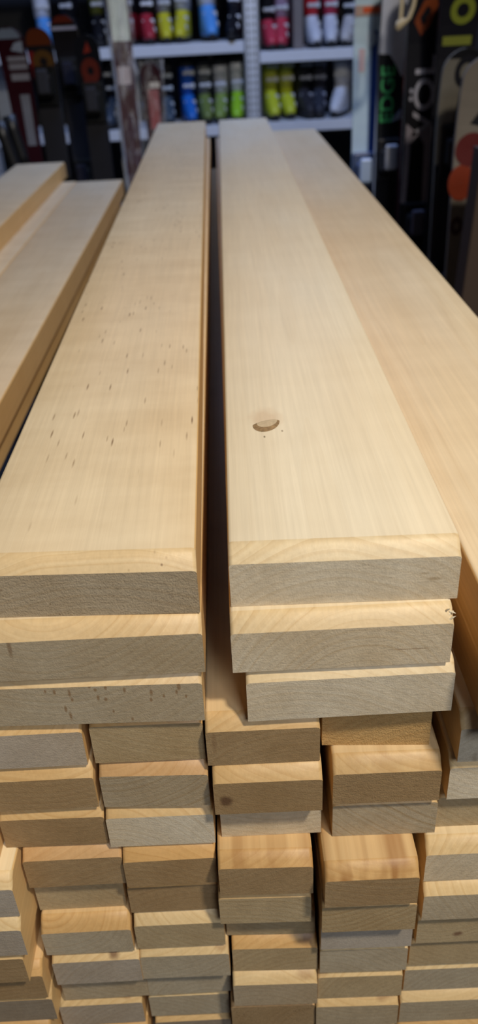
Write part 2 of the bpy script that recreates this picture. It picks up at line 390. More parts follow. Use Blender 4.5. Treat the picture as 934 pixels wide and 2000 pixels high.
# the narrow columns: column, layer, x0, x1, yl, yr, long, end, marks
COLN = dict(O='column at the left edge', P='column under the fleck-topped plank, left half',
            Q='column under the fleck-topped plank, right half', R='column below the dark gap',
            S='column under the knot-topped stack', C='column at the right edge')
DK = (0.13, 0.055, 0.03); BR = (0.30, 0.16, 0.07)
rows = [
 ('P', 4, -.1585, -.0950, .3301, .3301, 'n', 'l', dict(ering=.05)),
 ('P', 5, -.1580, -.0934, .3289, .3289, 'n', 'b', dict(hc=.0095)),
 ('P', 6, -.1559, -.0919, .3303, .3294, 'n', 'b', dict(hc=.0098)),
 ('P', 7, -.1470, -.0848, .3258, .3258, 'r', 'b', dict()),
 ('P', 8, -.1475, -.0893, .3332, .3332, 'n', 't', dict()),
 ('P', 9, -.1472, -.0872, .3228, .3228, 'o', 'g', dict(hc=.0105)),
 ('P', 10, -.1453, -.0849, .3218, .3219, 'w', 'l', dict(knots=((.0125, .004, -.003, .0045, .008, .008, DK, .75),))),
 ('P', 11, -.1467, -.0848, .3302, .3303, 'n', 'g', dict()),
 ('P', 12, -.1529, -.0911, .3298, .3300, 'w', 'l', dict(knots=((.020, .004, -.003, .005, .005, .005, BR, .6),))),
 ('P', 13, -.1500, -.0900, .3270, .3270, 'o', 't', dict()),
 ('Q', 4, -.0907, -.0268, .3309, .3300, 'o', 't', dict(hc=.006)),
 ('Q', 5, -.0897, -.0261, .3283, .3257, 'r', 'g', dict(ering=.22, pith=(-.028, .03), lring=.16)),
 ('Q', 6, -.0903, -.0254, .3267, .3260, 'n', 'p', dict(ering=.14)),
 ('Q', 7, -.0839, -.0259, .3228, .3231, 'o', 'b', dict(hc=.0105)),
 ('Q', 8, -.0857, -.0266, .3279, .3275, 'o', 'b', dict()),
 ('Q', 9, -.0849, -.0248, .3241, .3237, 'w', 't', dict(hc=.0095)),
 ('Q', 10, -.0847, -.0232, .3229, .3222, 'w', 'g', dict(knots=((.026, .004, -.004, .006, .006, .006, BR, .5),))),
 ('Q', 11, -.0846, -.0240, .3303, .3305, 'n', 'g', dict()),
 ('Q', 12, -.0866, -.0268, .3335, .3331, 'w', 'g', dict(knots=((.022, .004, -.003, .006, .005, .006, BR, .4),))),
 ('Q', 13, -.0850, -.0270, .3330, .3330, 'n', 'd', dict()),
 ('R', 4, -.0253, .0387, .3246, .3241, 'n', 'b', dict(eknots=((-.0275, 0, -.016, .0018, .02, .011, (.20, .12, .06), .5),))),
 ('R', 5, -.0233, .0397, .3186, .3179, 'n', 'b', dict(eknots=((-.0245, 0, -.0235, .0040, .02, .0055, (.10, .05, .025), .85),))),
 ('R', 6, -.0213, .0404, .3298, .3294, 'n', 'p', dict(ering=.12)),
 ('R', 7, -.0244, .0338, .3134, .3118, 'o', 'b', dict(streaks=.55)),
 ('R', 8, -.0262, .0329, .3167, .3152, 'n', 't', dict(ering=.16, hc=.0085)),
 ('R', 9, -.0236, .0368, .3302, .3283, 'n', 't', dict()),
 ('R', 10, -.0209, .0382, .3250, .3233, 'o', 't', dict(knots=((.0225, .006, -.003, .007, .008, .008, DK, .7),))),
 ('R', 11, -.0220, .0378, .3195, .3182, 'w', 's', dict(knots=((.022, .004, -.004, .008, .004, .006, BR, .45),))),
 ('R', 12, -.0251, .0364, .3230, .3218, 'r', 'b', dict(speck=.8, rough=1.6)),
 ('R', 13, -.0245, .0360, .3260, .3260, 'n', 't', dict()),
 ('S', 4, .0412, .1029, .3354, .3315, 'o', 'o', dict(rough=2.2, hc=.004)),
 ('S', 5, .0462, .1089, .3215, .3207, 'n', 'b', dict(rough=1.6, hc=.0095, streaks=.25)),
 ('S', 6, .0470, .1103, .3260, .3250, 'n', 'g', dict(ering=.24, pith=(.09, .10), hc=.007)),
 ('S', 7, .0400, .0969, .3018, .3016, 'o', 'b', dict(streaks=1.0, hc=.0095, ering=.2)),
 ('S', 8, .0390, .0987, .3072, .3063, 'n', 't', dict(ering=.2)),
 ('S', 9, .0397, .1006, .3166, .3158, 'w', 'l', dict(ering=.04)),
 ('S', 10, .0397, .1001, .3207, .3196, 'w', 'g', dict()),
 ('S', 11, .0385, .0988, .3218, .3208, 'w', 't', dict(knots=((-.027, .004, -.004, .006, .004, .006, BR, .55),))),
 ('S', 12, .0372, .0974, .3200, .3187, 'w', 'g', dict(knots=((.020, .004, -.004, .009, .004, .006, BR, .6),))),
 ('S', 13, .0380, .0970, .3210, .3210, 'n', 't', dict()),
 ('C', 4, .1157, .2310, .3174, .3160, 'w', 'p', dict(eflecks=.5, hc=.009, rz=-.004)),
 ('C', 5, .1135, .2290, .3208, .3200, 'w', 'p', dict()),
 ('C', 6, .1116, .2270, .3290, .3280, 'n', 't', dict()),
 ('C', 7, .1040, .2195, .3160, .3150, 'w', 'p', dict(hc=.0095)),
 ('C', 8, .1042, .2200, .3118, .3105, 'w', 'g', dict(hc=.0095)),
 ('C', 9, .1040, .2195, .3174, .3165, 'n', 't', dict(eknots=((-.030, 0, -.026, .004, .02, .004, DK, .75), (-.014, 0, -.012, .0025, .02, .003, DK, .6)))),
 ('C', 10, .1022, .2180, .3225, .3215, 'n', 't', dict()),
 ('C', 11, .1010, .2170, .3239, .3229, 'w', 'g', dict()),
 ('C', 12, .0990, .2150, .3200, .3190, 'w', 'g', dict()),
 ('C', 13, .0985, .2150, .3180, .3170, 'o', 't', dict()),
 ('O', 6, -.2225, -.1585, .3030, .3030, 'n', 't', dict()),
 ('O', 7, -.2130, -.1493, .3070, .3070, 'w', 'l', dict()),
 ('O', 8, -.2140, -.1500, .3029, .3029, 'w', 'l', dict(lring=.14)),
 ('O', 9, -.2195, -.1556, .3055, .3055, 'n', 'b', dict()),
 ('O', 10, -.2140, -.1505, .3136, .3136, 'o', 'b', dict()),
 ('O', 11, -.2140, -.1502, .3170, .3170, 'n', 'd', dict()),
 ('O', 12, -.2150, -.1560, .3120, .3120, 'o', 'd', dict()),
 ('O', 13, -.2150, -.1560, .3150, .3150, 'o', 't', dict()),
]
FIRST = dict(O=5, P=3, Q=3, R=3, S=3, C=1)
for (cn, ly, x0, x1, yl, yr, lg, en, mk) in rows:
    mk = dict(mk)
    rz = mk.pop('rz', 0.0)
    hc = mk.pop('hc', 0.0085)
    o = plank(ly, x0, x1, yl, yr, LEN, lg, en, rz, hc=hc, narrow=True, **mk)
    extra = ENDW[en] + ' end'
    if cn == 'C':
        lab = 'birch plank with %s, %s down in the %s' % (extra, ORD[ly - FIRST[cn]], COLN[cn])
    else:
        lab = 'narrow birch plank with %s, %s down, %s' % (extra, ORD[ly - FIRST[cn]] if ly - FIRST[cn] > 1 else 'uppermost', COLN[cn])
    tag(o, lab.replace('topmost down', 'topmost').replace('uppermost down', 'uppermost'), 'plank', 'narrow birch planks' if cn != 'C' else 'birch planks at the right edge')
# the two long planks right of the knot-topped stack
o = plank(2, .1240, .2400, .303, .302, 1.94, 'n', 't', 0.0, pith=(0, .15))
tag(o, 'long orange-tinged birch plank at the right, lying lower than the knotted one', 'plank', 'birch planks at the right edge')
o = plank(3, .1238, .2398, .300, .299, 1.94, 'o', 't', 0.0)
tag(o, 'shaded birch plank directly under the long orange-tinged plank on the right', 'plank', 'birch planks at the right edge')
# the lower stack at the left
for (ly, x0, x1, far, rz, lg, lab) in (
    (3, -.505, -.387, 2.163, -.004, 'n', 'birch plank at far left lying one layer above its neighbours'),
    (4, -.4705, -.3545, 2.10, -.004, 'n', 'birch plank mostly covered by the raised far-left plank, only an edge strip shows'),
    (4, -.3535, -.2420, 2.09, -.004, 'n', 'birch plank with orange side in the low left stack beside the flecked plank'),
    (5, -.4850, -.3700, 2.08, -.004, 'n', 'birch plank underneath, second layer of the low far-left stack, outer one'),
    (5, -.3690, -.2520, 2.08, -.004, 'o', 'birch plank underneath, second layer of the low left stack, inner one')):
    o = plank(ly, x0 , x1, .31, .31, far - .31, lg, 't', rz, curl=.09)
    tag(o, lab, 'plank', 'birch planks in the low left stack')

# splinter on the corner of the second right plank
M_SPL = plain('splinter_wood', (0.82, 0.72, 0.54), 0.6, 0, 0.1, 300)
bm = bmesh.new()
for i in range(7):
    p = Vector((0.0545 + rng.uniform(-.002, .0015), 0.001 + rng.uniform(-.001, .004), -0.0035 - rng.uniform(0, .004)))
    d = Vector((rng.uniform(.4, 1), rng.uniform(-.8, .2), rng.uniform(-.1, .9))).normalized() * rng.uniform(.002, .0045)
    add_tube(bm, [p, p + d * .6, p + d], [.0006, .0005, .0001], 5)
bm_obj('splinter', bm, M_SPL, B2)['label'] = 'torn pale splinters at the corner'

# knot pocket (z of plank top is local 0)
KX, KY = -0.0316, 0.1438
bm = bmesh.new()
nn = 26; outer = []; 
def eye(t, a, b):      # half-moon outline: flat upper edge, round lower edge
    q = 2 * math.pi * t
    x = a * math.cos(q); y = b * math.sin(q)
    if y > 0: y *= 0.32
    return x, y + 0.30 * x
vo = [bm.verts.new((KX + eye(i / nn, .0088, .0118)[0], KY + eye(i / nn, .0088, .0118)[1], .00012)) for i in range(nn)]
vi = [bm.verts.new((KX + .0006 + eye(i / nn, .0066, .0072)[0], KY + .0012 + eye(i / nn, .0066, .0072)[1], .0006)) for i in range(nn)]
for i in range(nn):
    bm.faces.new((vo[i], vo[(i + 1) % nn], vi[(i + 1) % nn], vi[i]))
kn = bm_obj('knot', bm, M_BARK, B1, True); kn['label'] = 'dark bark-ringed knot'
bm = bmesh.new()
vi = [bm.verts.new((KX + .0006 + eye(i / nn, .0067, .0073)[0], KY + .0012 + eye(i / nn, .0067, .0073)[1], .0006)) for i in range(nn)]
vc = bm.verts.new((KX + .0005, KY, .0010))
for i in range(nn): bm.faces.new((vi[i], vi[(i + 1) % nn], vc))
bm_obj('knot_core', bm, M_KNOT, kn, True)

# ------------------------------------------------------------------ what carries the stacks (below the frame)
M_TAB = plain('table_timber', (0.30, 0.20, 0.11), 0.6, 0, 0.2, 12)
zt = CAMZ - H - 13 * T
tb = empty('work_table', (0.0, 1.2, 0)); tag(tb, 'sturdy timber work table under the main plank stack', 'table')
def tbox(nm, lo, hi, par=tb, base=(0, 1.2, 0)):
    return box_obj(nm, [a - b for a, b in zip(lo, base)], [a - b for a, b in zip(hi, base)], M_TAB, par, 0.004)
tbox('table_top', (-.23, .36, zt - .05), (.24, 2.10, zt))
for x in (-.2, .14):
    for y in (.42, 1.97): tbox('leg', (x, y, 0), (x + .07, y + .07, zt - .05))
zl = CAMZ - H - 5 * T
st = empty('work_stand', (-.36, 1.2, 0)); tag(st, 'timber stand under the low left plank stack', 'stand')
sb = (-.36, 1.2, 0)
tbox('stand_top', (-.50, .38, zl - .04), (-.29, 2.0, zl), st, sb)
for x in (-.49, -.35):
    for y in (.42, 1.9): tbox('leg', (x, y, 0), (x + .05, y + .07, zl - .04), st, sb)

# ------------------------------------------------------------------ boot rack
YS = 4.40
zU = at(400, 106, YS).z; zUr = at(600, 119, YS).z
zLo = at(600, 256, YS).z
thk = at(400, 83, YS).z - zU
rack = empty('shelf_rack', (at(493, 200, YS).x, YS + .2, 0))
tag(rack, 'galvanised steel shelf rack holding ski boots against the back wall', 'shelf')
rb = rack.location
def rbox(nm, lo, hi, mat, bev=.003):
    return box_obj(nm, [a - b for a, b in zip(lo, rb)], [a - b for a, b in zip(hi, rb)], mat, rack, bev)
xpost = [at(-40, 150, YS).x, at(238, 150, YS).x, at(494, 150, YS).x, at(735, 150, YS).x]
for i, xp in enumerate(xpost):
    for yb in (YS - .015, YS + .385):
        po = rbox('upright', (xp - .034, yb, 0), (xp + .034, yb + .012, 2.15), GALV, .002)
        if yb < YS:
            bm = bmesh.new()                         # lip and row of slots punched in the post
            add_box(bm, (xp - .034 - rb.x, yb - rb.y, 0), (xp - .028 - rb.x, yb + .05 - rb.y, 2.15))
            add_box(bm, (xp + .028 - rb.x, yb - rb.y, 0), (xp + .034 - rb.x, yb + .05 - rb.y, 2.15))
            bm_obj('upright_lip', bm, GALV, po)
            bm = bmesh.new()
            for k in range(70):
                for sx in (-.014, .014):
                    z = .03 + k * .03
                    add_box(bm, (xp + sx - .004 - rb.x, yb - .0008 - rb.y, z), (xp + sx + .004 - rb.x, yb + .001 - rb.y, z + .014))
            bm_obj('slot_row', bm, BLACKP, po)
tops = {}
for key, (xa, xb, zb) in dict(ul=(xpost[0], xpost[2] - .036, zU), ur=(xpost[2] + .036, xpost[3], zUr),
                              ll=(xpost[0], xpost[2] - .036, zLo), lr=(xpost[2] + .036, xpost[3], zLo)).items():
    sh = rbox('shelf_board', (xa, YS, zb), (xb, YS + .40, zb + thk), SHELF)
    tops[key] = zb + thk
for xa, xb, zb in ((xpost[0], xpost[2] - .036, zU + .42), (xpost[2] + .036, xpost[3], zUr + .42), (xpost[0], xpost[2] - .036, zLo - .4), (xpost[2] + .036, xpost[3], zLo - .4)):
    rbox('shelf_board', (xa, YS, zb), (xb, YS + .40, zb + thk), SHELF)

# ------------------------------------------------------------------ ski boots
_pc = {}
def col(c, rough=.35):
    k = (tuple(c), rough)
    if k not in _pc: _pc[k] = plain('moulded_shell', c, rough, 0, .12, 30, spec=.2 if max(c) < .1 else .45)
    return _pc[k]
YEL, WHT, GRY, RED, BLU, BLK = (.62, .58, .03), (.62, .66, .76), (.16, .17, .2), (.5, .02, .03), (.02, .16, .62), (.012, .012, .016)
GRN, PNK, LIM, LBL = (.30, .62, .03), (.55, .05, .09), (.55, .62, .04), (.10, .35, .85)
def boot(px, key, lower, upper, label, rz=0.0, s=1.0, liner=(.01, .01, .013), dy=.17, buckle=(.5, .52, .56)):
    p = at(px, 90, YS + dy)
    r = empty('ski_boot', (p.x, YS + dy, tops[key] + .0005), rz)
    r.scale = (s * .72, s * .95, s)
    tag(r, label, 'boot', 'ski boots on the rack')
    bm = bmesh.new()
    loft(bm, [(0, -.01, 0, .042, .145), (0, -.01, .018, .044, .150), (0, -.01, .03, .044, .148)])
    bm_obj('sole', bm, RUBBER, r, True)
    bm = bmesh.new()
    loft(bm, [(0, -.01, .022, .047, .148), (0, -.008, .05, .050, .145), (0, .005, .078, .049, .122), (0, .032, .105, .048, .088), (0, .05, .14, .047, .068), (0, .05, .16, .044, .062)])
    bm_obj('shell', bm, col(lower), r, True)
    bm = bmesh.new()
    loft(bm, [(0, .05, .13, .052, .074), (0, .046, .17, .054, .077), (0, .036, .22, .055, .078), (0, .026, .27, .055, .076), (0, .024, .272, .047, .068)])
    bm_obj('cuff', bm, col(upper), r, True)
    bm = bmesh.new()
    loft(bm, [(0, .028, .25, .047, .066), (0, .018, .30, .047, .064), (0, .022, .315, .038, .052)])
    bm_obj('liner', bm, col(liner, .85), r, True)
    for z, y, dx in ((.062, -.085, .0), (.098, -.035, .0), (.175, -.022, 0), (.235, -.038, 0)):
        bm = bmesh.new()
        add_box(bm, (-.036, y - .016, z - .008), (.030, y - .002, z + .008), .004)
        add_box(bm, (.018, y - .020, z - .011), (.046, y - .004, z + .011), .004)
        bm_obj('buckle', bm, col(buckle, .3), r)
    bm = bmesh.new()
    loft(bm, [(0, .027, .262, .057, .079), (0, .025, .288, .057, .079)])
    bm_obj('strap', bm, FELT, r, True)
    return r
# upper shelf, left bay
boot(92, 'ul', LBL, WHT, 'pale blue ski boot at the far left of the upper shelf', .2, 1.0, (.5, .55, .65))
boot(140, 'ul', BLK, BLK, 'black ski boot on the upper shelf behind the orange-tipped ski', -.1)
boot(198, 'ul', BLK, (.1, .11, .02), 'black ski boot on the upper shelf left of the pale post', .1)
boot(257, 'ul', (.2, .01, .02), BLK, 'dark red ski boot on the upper shelf right of the pale post', -.2)
boot(291, 'ul', (.42, .03, .05), BLK, 'red and black ski boot left of the yellow pair, upper shelf', .15, .95, buckle=(.7, .72, .76))
boot(325, 'ul', YEL, (.22, .23, .26), 'left boot of the yellow and grey pair on the upper shelf', .1, .95)
boot(360, 'ul', YEL, (.38, .40, .45), 'right boot of the yellow and grey pair on the upper shelf', -.1, 1.0)
boot(410, 'ul', LBL, WHT, 'white ski boot with bright blue foot on the upper shelf', .1, 1.12, (.5, .55, .6))
boot(462, 'ul', BLK, (.03, .03, .04), 'black ski boot with white buckles left of the central post', -.2, .95, buckle=(.75, .78, .85), dy=.12)
# upper shelf, right bay
boot(524, 'ur', PNK, BLK, 'left boot of the pink pair beside the central post', .1, .95)
boot(551, 'ur', PNK, (.30, .22, .32), 'right boot of the pink pair next to the grey carton', -.1, .98)
boot(609, 'ur', WHT, RED, 'left boot of the white pair with red cuffs', .08, 1.0, (.10, .2, .5))
boot(645, 'ur', WHT, (.42, .03, .07), 'right boot of the white pair with red cuffs', -.08, 1.0, (.25, .05, .3))
boot(682, 'ur', (.5, .5, .52), BLK, 'black ski boot with white toe at the right of the upper shelf', -.3, .95)
# lower shelf, left bay
boot(180, 'll', BLK, BLK, 'black ski boot on the lower shelf behind the dark skis', .1)
boot(212, 'll', (.05, .07, .11), BLK, 'dark blue-black ski boot left of the wrapped skis, lower shelf', -.2)
boot(318, 'll', (.06, .09, .13), BLK, 'black ski boot with grey foot beside the blue one, lower shelf', .1, .92, buckle=(.4, .45, .5))
boot(361, 'll', BLU, (.015, .08, .4), 'bright blue ski boot on the lower shelf', .15, .95)
boot(394, 'll', (.16, .22, .06), (.10, .11, .12), 'left boot of the olive green and grey pair, lower shelf', .1, .95)
boot(427, 'll', (.22, .32, .08), (.45, .47, .52), 'right boot of the olive green and grey pair, lower shelf', -.1, .95)
boot(461, 'll', GRN, (.55, .58, .64), 'lime green ski boot with white cuff left of the central post', -.1, .98)
# lower shelf, right bay
boot(527, 'lr', LIM, (.34, .36, .04), 'left boot of the yellow-green pair right of the central post', .1, 1.0, dy=.17)
boot(558, 'lr', LIM, (.42, .44, .07), 'right boot of the yellow-green pair right of the central post', .1, 1.0, dy=.2)
boot(592, 'lr', (.03, .03, .04), BLK, 'left boot of the black pair on the lower right shelf', .2, 1.0, (.2, .2, .25), buckle=(.3, .32, .4))
boot(624, 'lr', (.035, .04, .06), (.02, .02, .03), 'right boot of the black pair on the lower right shelf', -.1, 1.0, (.1, .12, .2), buckle=(.2, .22, .3))
boot(667, 'lr', WHT, (.5, .52, .58), 'white ski boot turned sideways on the lower right shelf', -.35, 1.02)
# grey carton between the boots
M_CART = plain('grey_brown_cardboard', (.17, .15, .15), .8, 0, .1, 20)
pc = at(579, 90, YS + .17)
ct = empty('carton', (pc.x, YS + .2, tops['ur'] + .0005)); tag(ct, 'grey-brown carton standing between the pink and the red boots', 'box')
bm = bmesh.new(); add_box(bm, (-.022, -.14, 0), (.022, .14, .30), .002); bm_obj('carton_body', bm, M_CART, ct)
bm = bmesh.new(); add_box(bm, (-.023, -.142, .30), (.023, .142, .306), .001); add_box(bm, (-.005, -.1425, .2), (.005, -.14, .31)); bm_obj('lid', bm, M_CART, ct)

# ------------------------------------------------------------------ skis
def ski(px, py, Y, ztip, wtip, label, color, wwaist=None, name='ski', rough=.3, rz=0.0, group='skis on display'):
    """ski standing on its tail, top sheet towards -y; px,py fixes its centre line"""
    p = at(px, py, Y)
    r = empty(name, (p.x, Y, 0), rz)
    tag(r, label, 'ski', group)
    ww = wwaist or wtip * .78
    n = 40; outl = []
    for i in range(n + 1):
        z = ztip * i / n
        t = i / n
        hw = (ww + (wtip - ww) * (abs(t - .45) / .5) ** 2) / 2
        if t > .42 and t < .93: pass
        outl.append((z, min(hw, wtip / 2)))
    rad = wtip / 2
    outl = [(z, h) for z, h in outl if z < ztip - rad]
    for k in range(9):
        q = math.pi / 2 * k / 8
        outl.append((ztip - rad + rad * math.sin(q), max(.002, rad * math.cos(q))))
    def yof(z):
        t = max(0, (z - (ztip - .22)) / .22); return -.055 * t * t
    th = .012
    verts, faces = [], []
    for z, h in outl:
        y = yof(z)
        verts += [(-h, y, z), (h, y, z), (h, y + th, z), (-h, y + th, z)]
    m = len(outl)
    for i in range(m - 1):
        a = i * 4; b = a + 4
        for k in range(4): faces.append((a + k, a + (k + 1) % 4, b + (k + 1) % 4, b + k))
    faces.append((0, 1, 2, 3)); faces.append(tuple((m - 1) * 4 + k for k in range(4)))
    mesh_obj('ski_body', verts, faces, col(color, rough), r)
    r['_yof'] = 0.0
    del r['_yof']
    return r, yof, outl
def hwid(outl, z):
    for (a, b), (c, d) in zip(outl, outl[1:]):
        if a <= z <= c: return b + (d - b) * (z - a) / max(1e-6, c - a)
    return outl[0][1]
def patch(S, nm, z0, z1, f0, f1, color, off=.0012, slant=0.0, rough=.35):
    """raised printed panel on the top sheet, f0..f1 across (-1..1), z0..z1 along"""
    r, yof, outl = S
    n = 10; verts, faces = [], []
    for i in range(n + 1):
        t = i / n
        for f in (f0, f1):
            z = z0 + (z1 - z0) * t + slant * f
            h = hwid(outl, min(max(z, 0), outl[-1][0])) * .985
            y = yof(z)
            verts += [(f * h, y - off, z), (f * h, y + .0005, z)]
    for i in range(n):
        a = i * 4; b = a + 4
        faces += [(a, a + 2, b + 2, b), (a + 1, b + 1, b + 3, a + 3), (a, b, b + 1, a + 1), (a + 2, a + 3, b + 3, b + 2)]
    faces += [(0, 1, 3, 2), (n * 4, n * 4 + 2, n * 4 + 3, n * 4 + 1)]
    return mesh_obj(nm, verts, faces, col(color, rough), r)
def ring(S, nm, zc, r0, r1, color, off=.0018, xc=0.0, sz=1.0):
    r, yof, outl = S
    bm = bmesh.new(); n = 28; R_ = []
    for i in range(n):
        q = 2 * math.pi * i / n
        rr = [bm.verts.new((xc + a * math.cos(q), yof(zc + a * math.sin(q) * sz) - o_, zc + a * math.sin(q) * sz)) for a, o_ in ((r0, off), (r1, off), (r1, -.0005), (r0, -.0005))]
        R_.append(rr)
    for i in range(n):
        for k in range(4):
            bm.faces.new((R_[i][k], R_[i][(k + 1) % 4], R_[(i + 1) % n][(k + 1) % 4], R_[(i + 1) % n][k]))
    return bm_obj(nm, bm, col(color), r)
def poly(S, nm, pts, color, off=.0018):
    r, yof, outl = S
    bm = bmesh.new()
    a = [bm.verts.new((x, yof(z) - off, z)) for x, z in pts]; b = [bm.verts.new((x, yof(z) + .0005, z)) for x, z in pts]
    bm.faces.new(a); bm.faces.new(b)
    for i in range(len(pts)):
        j = (i + 1) % len(pts); bm.faces.new((a[i], a[j], b[j], b[i]))
    return bm_obj(nm, bm, col(color), r)
def lettering(S, word, zstart, zend, width, color, xc=0.0):
    """word running up the ski, bottom to top"""
    r, yof, outl = S
    cu = bpy.data.curves.new('lettering', 'FONT'); cu.body = word; cu.extrude = .0008
    cu.offset = 0.012
    to = bpy.data.objects.new('lettering_curve', cu); COL.objects.link(to)
    dg = bpy.context.evaluated_depsgraph_get()
    me = bpy.data.meshes.new_from_object(to.evaluated_get(dg))
    bpy.data.objects.remove(to)
    xs = [v.co.x for v in me.vertices]; ys = [v.co.y for v in me.vertices]
    x0, x1, y0, y1 = min(xs), max(xs), min(ys), max(ys)
    for v in me.vertices:
        a = (v.co.x - x0) / (x1 - x0); b = (v.co.y - y0) / (y1 - y0)
        v.co = Vector((xc + width * (.5 - b), -.0018 if v.co.z > 0 else .0002, zstart + (zend - zstart) * a))
    me.name = 'lettering'; me.materials.clear(); me.materials.append(col(color))
    o = bpy.data.objects.new('lettering', me); COL.objects.link(o); o.parent = r
    return o
def binding(S, zc, c1=(.05, .05, .06), c2=(.35, .38, .45)):
    r, yof, outl = S
    for nm, dz, hgt in (('heel_piece', -.17, .05), ('toe_piece', .15, .045)):
        bm = bmesh.new()
        add_box(bm, (-.034, -.018, zc + dz - .06), (.034, 0.0, zc + dz + .06), .006)
        add_box(bm, (-.026, -.018 - hgt, zc + dz - .03), (.026, -.014, zc + dz + .035), .010)
        p = bm_obj(nm, bm, col(c1), r)
        bm = bmesh.new(); add_box(bm, (-.018, -.026 - hgt, zc + dz - .02), (.018, -.012 - hgt, zc + dz + .05), .006)
        bm_obj('lever', bm, col(c2, .25), p)
    bm = bmesh.new(); add_box(bm, (-.036, -.008, zc - .12), (.036, 0, zc + .1), .003); bm_obj('base_plate', bm, col((.02, .02, .025)), r)
zz = lambda px, py, Y: at(px, py, Y).z
xx = lambda px, py, Y, S: at(px, py, Y).x - S[0].location.x
WG = (.36, .38, .44)

# left group
Y1 = 2.85
S = ski(20, 60, Y1, zz(20, 52, Y1), .082, 'red ski with white lettering-like bars at the far left', (.025, .004, .008))
patch(S, 'tip_panel', zz(20, 75, Y1), zz(20, 55, Y1), -.9, .9, (.16, .20, .28))
poly(S, 'emblem', [(-.002, zz(20, 98, Y1)), (.034, zz(20, 104, Y1)), (.036, zz(20, 80, Y1)), (.012, zz(20, 84, Y1))], (.24, .28, .38))
for a, b in ((120, 110), (136, 124), (158, 144)):
    patch(S, 'stripe', zz(24, a, Y1), zz(24, b, Y1), -.45, .95, (.20, .20, .25))
patch(S, 'side_panel', zz(48, 285, Y1), zz(42, 185, Y1), -.05, .7, (.16, .17, .21))
S = ski(76, 60, Y1 + .05, zz(76, 53, Y1 + .05), .078, 'black ski with orange tip and round orange emblem', (.012, .011, .014))
patch(S, 'tip_panel', zz(78, 88, Y1 + .05), zz(78, 55, Y1 + .05), -.95, .95, (.10, .022, .006))
patch(S, 'stripe', zz(70, 235, Y1 + .05), zz(60, 100, Y1 + .05), -.98, -.55, (.16, .01, .012))
patch(S, 'light_mark', zz(70, 218, Y1 + .05), zz(60, 192, Y1 + .05), -.98, -.45, (.5, .03, .02))
ring(S, 'emblem', zz(86, 120, Y1 + .05), .012, .032, (.09, .045, .014), xc=.004)
binding(S, zz(100, 270, Y1 + .05), (.006,)*3, (.03, .03, .035))
S = ski(128, 60, Y1 + .35, zz(128, 28, Y1 + .35), .090, 'dark ski with rust-coloured tip between the orange and emblem skis', (.012, .011, .013))
patch(S, 'tip_panel', zz(128, 44, Y1 + .35), zz(128, 30, Y1 + .35), -.9, .9, (.12, .02, .012))
patch(S, 'stripe', zz(128, 58, Y1 + .35), zz(128, 51, Y1 + .35), -.95, .95, (.40, .42, .62))
binding(S, zz(140, 245, Y1 + .35), (.012,)*3, (.02, .02, .03))
S = ski(169, 72, Y1 + .1, zz(169, 66, Y1 + .1), .076, 'black ski with red emblem and pale slanted bars', (.010, .011, .016))
poly(S, 'tip_mark', [(-.012, zz(169, 104, Y1 + .1)), (.012, zz(169, 100, Y1 + .1)), (.004, zz(169, 80, Y1 + .1))], (.25, .03, .02))
ring(S, 'emblem', zz(176, 138, Y1 + .1), .010, .029, (.12, .02, .014), xc=.002, sz=1.25)
poly(S, 'emblem', [(-.026, zz(172, 178, Y1 + .1)), (.006, zz(176, 168, Y1 + .1)), (.010, zz(174, 150, Y1 + .1)), (-.022, zz(170, 152, Y1 + .1))], (.11, .018, .014))
for k in range(5):
    patch(S, 'stripe', zz(178, 180 + k * 10, Y1 + .1), zz(178, 174 + k * 10, Y1 + .1), -.7, .6, (.20, .21, .28), slant=.012)
binding(S, zz(180, 300, Y1 + .1), (.012,)*3, (.03, .03, .035))
# ski poles leaning at the left
M_POLE = plain('grey_pole_alloy', (.30, .28, .26), .4, .4, .1, 40)
def pole(a, b, Y, label):
    p0, p1 = at(*a, Y), at(*b, Y)
    d = (p1 - p0).normalized()
    foot = p0 + d * (p0.z / -d.z)
    r = empty('ski_pole', foot); tag(r, label, 'ski pole', 'ski poles at the left')
    uq = -d
    bm = bmesh.new(); add_tube(bm, [uq * .05, uq * 1.12], [.007, .0105], 12); bm_obj('shaft', bm, M_POLE, r, True)
    bm = bmesh.new(); add_tube(bm, [uq * 0.0005, uq * .055], [.002, .006], 10); bm_obj('tip', bm, STEEL, r, True)
    bm = bmesh.new(); add_tube(bm, [uq * .075, uq * .083, uq * .09], [.012, .045, .012], 16); bm_obj('basket', bm, BLACKP, r, True)
    bm = bmesh.new(); add_tube(bm, [uq * 1.10, uq * 1.13, uq * 1.2, uq * 1.24], [.015, .017, .016, .020], 12); bm_obj('grip', bm, BLACKP, r, True)
pole((2, 182), (42, 300), 2.6, 'grey ski pole leaning at the far left, upper of the two')
pole((2, 252), (28, 322), 2.5, 'grey ski pole leaning at the far left, lower of the two')

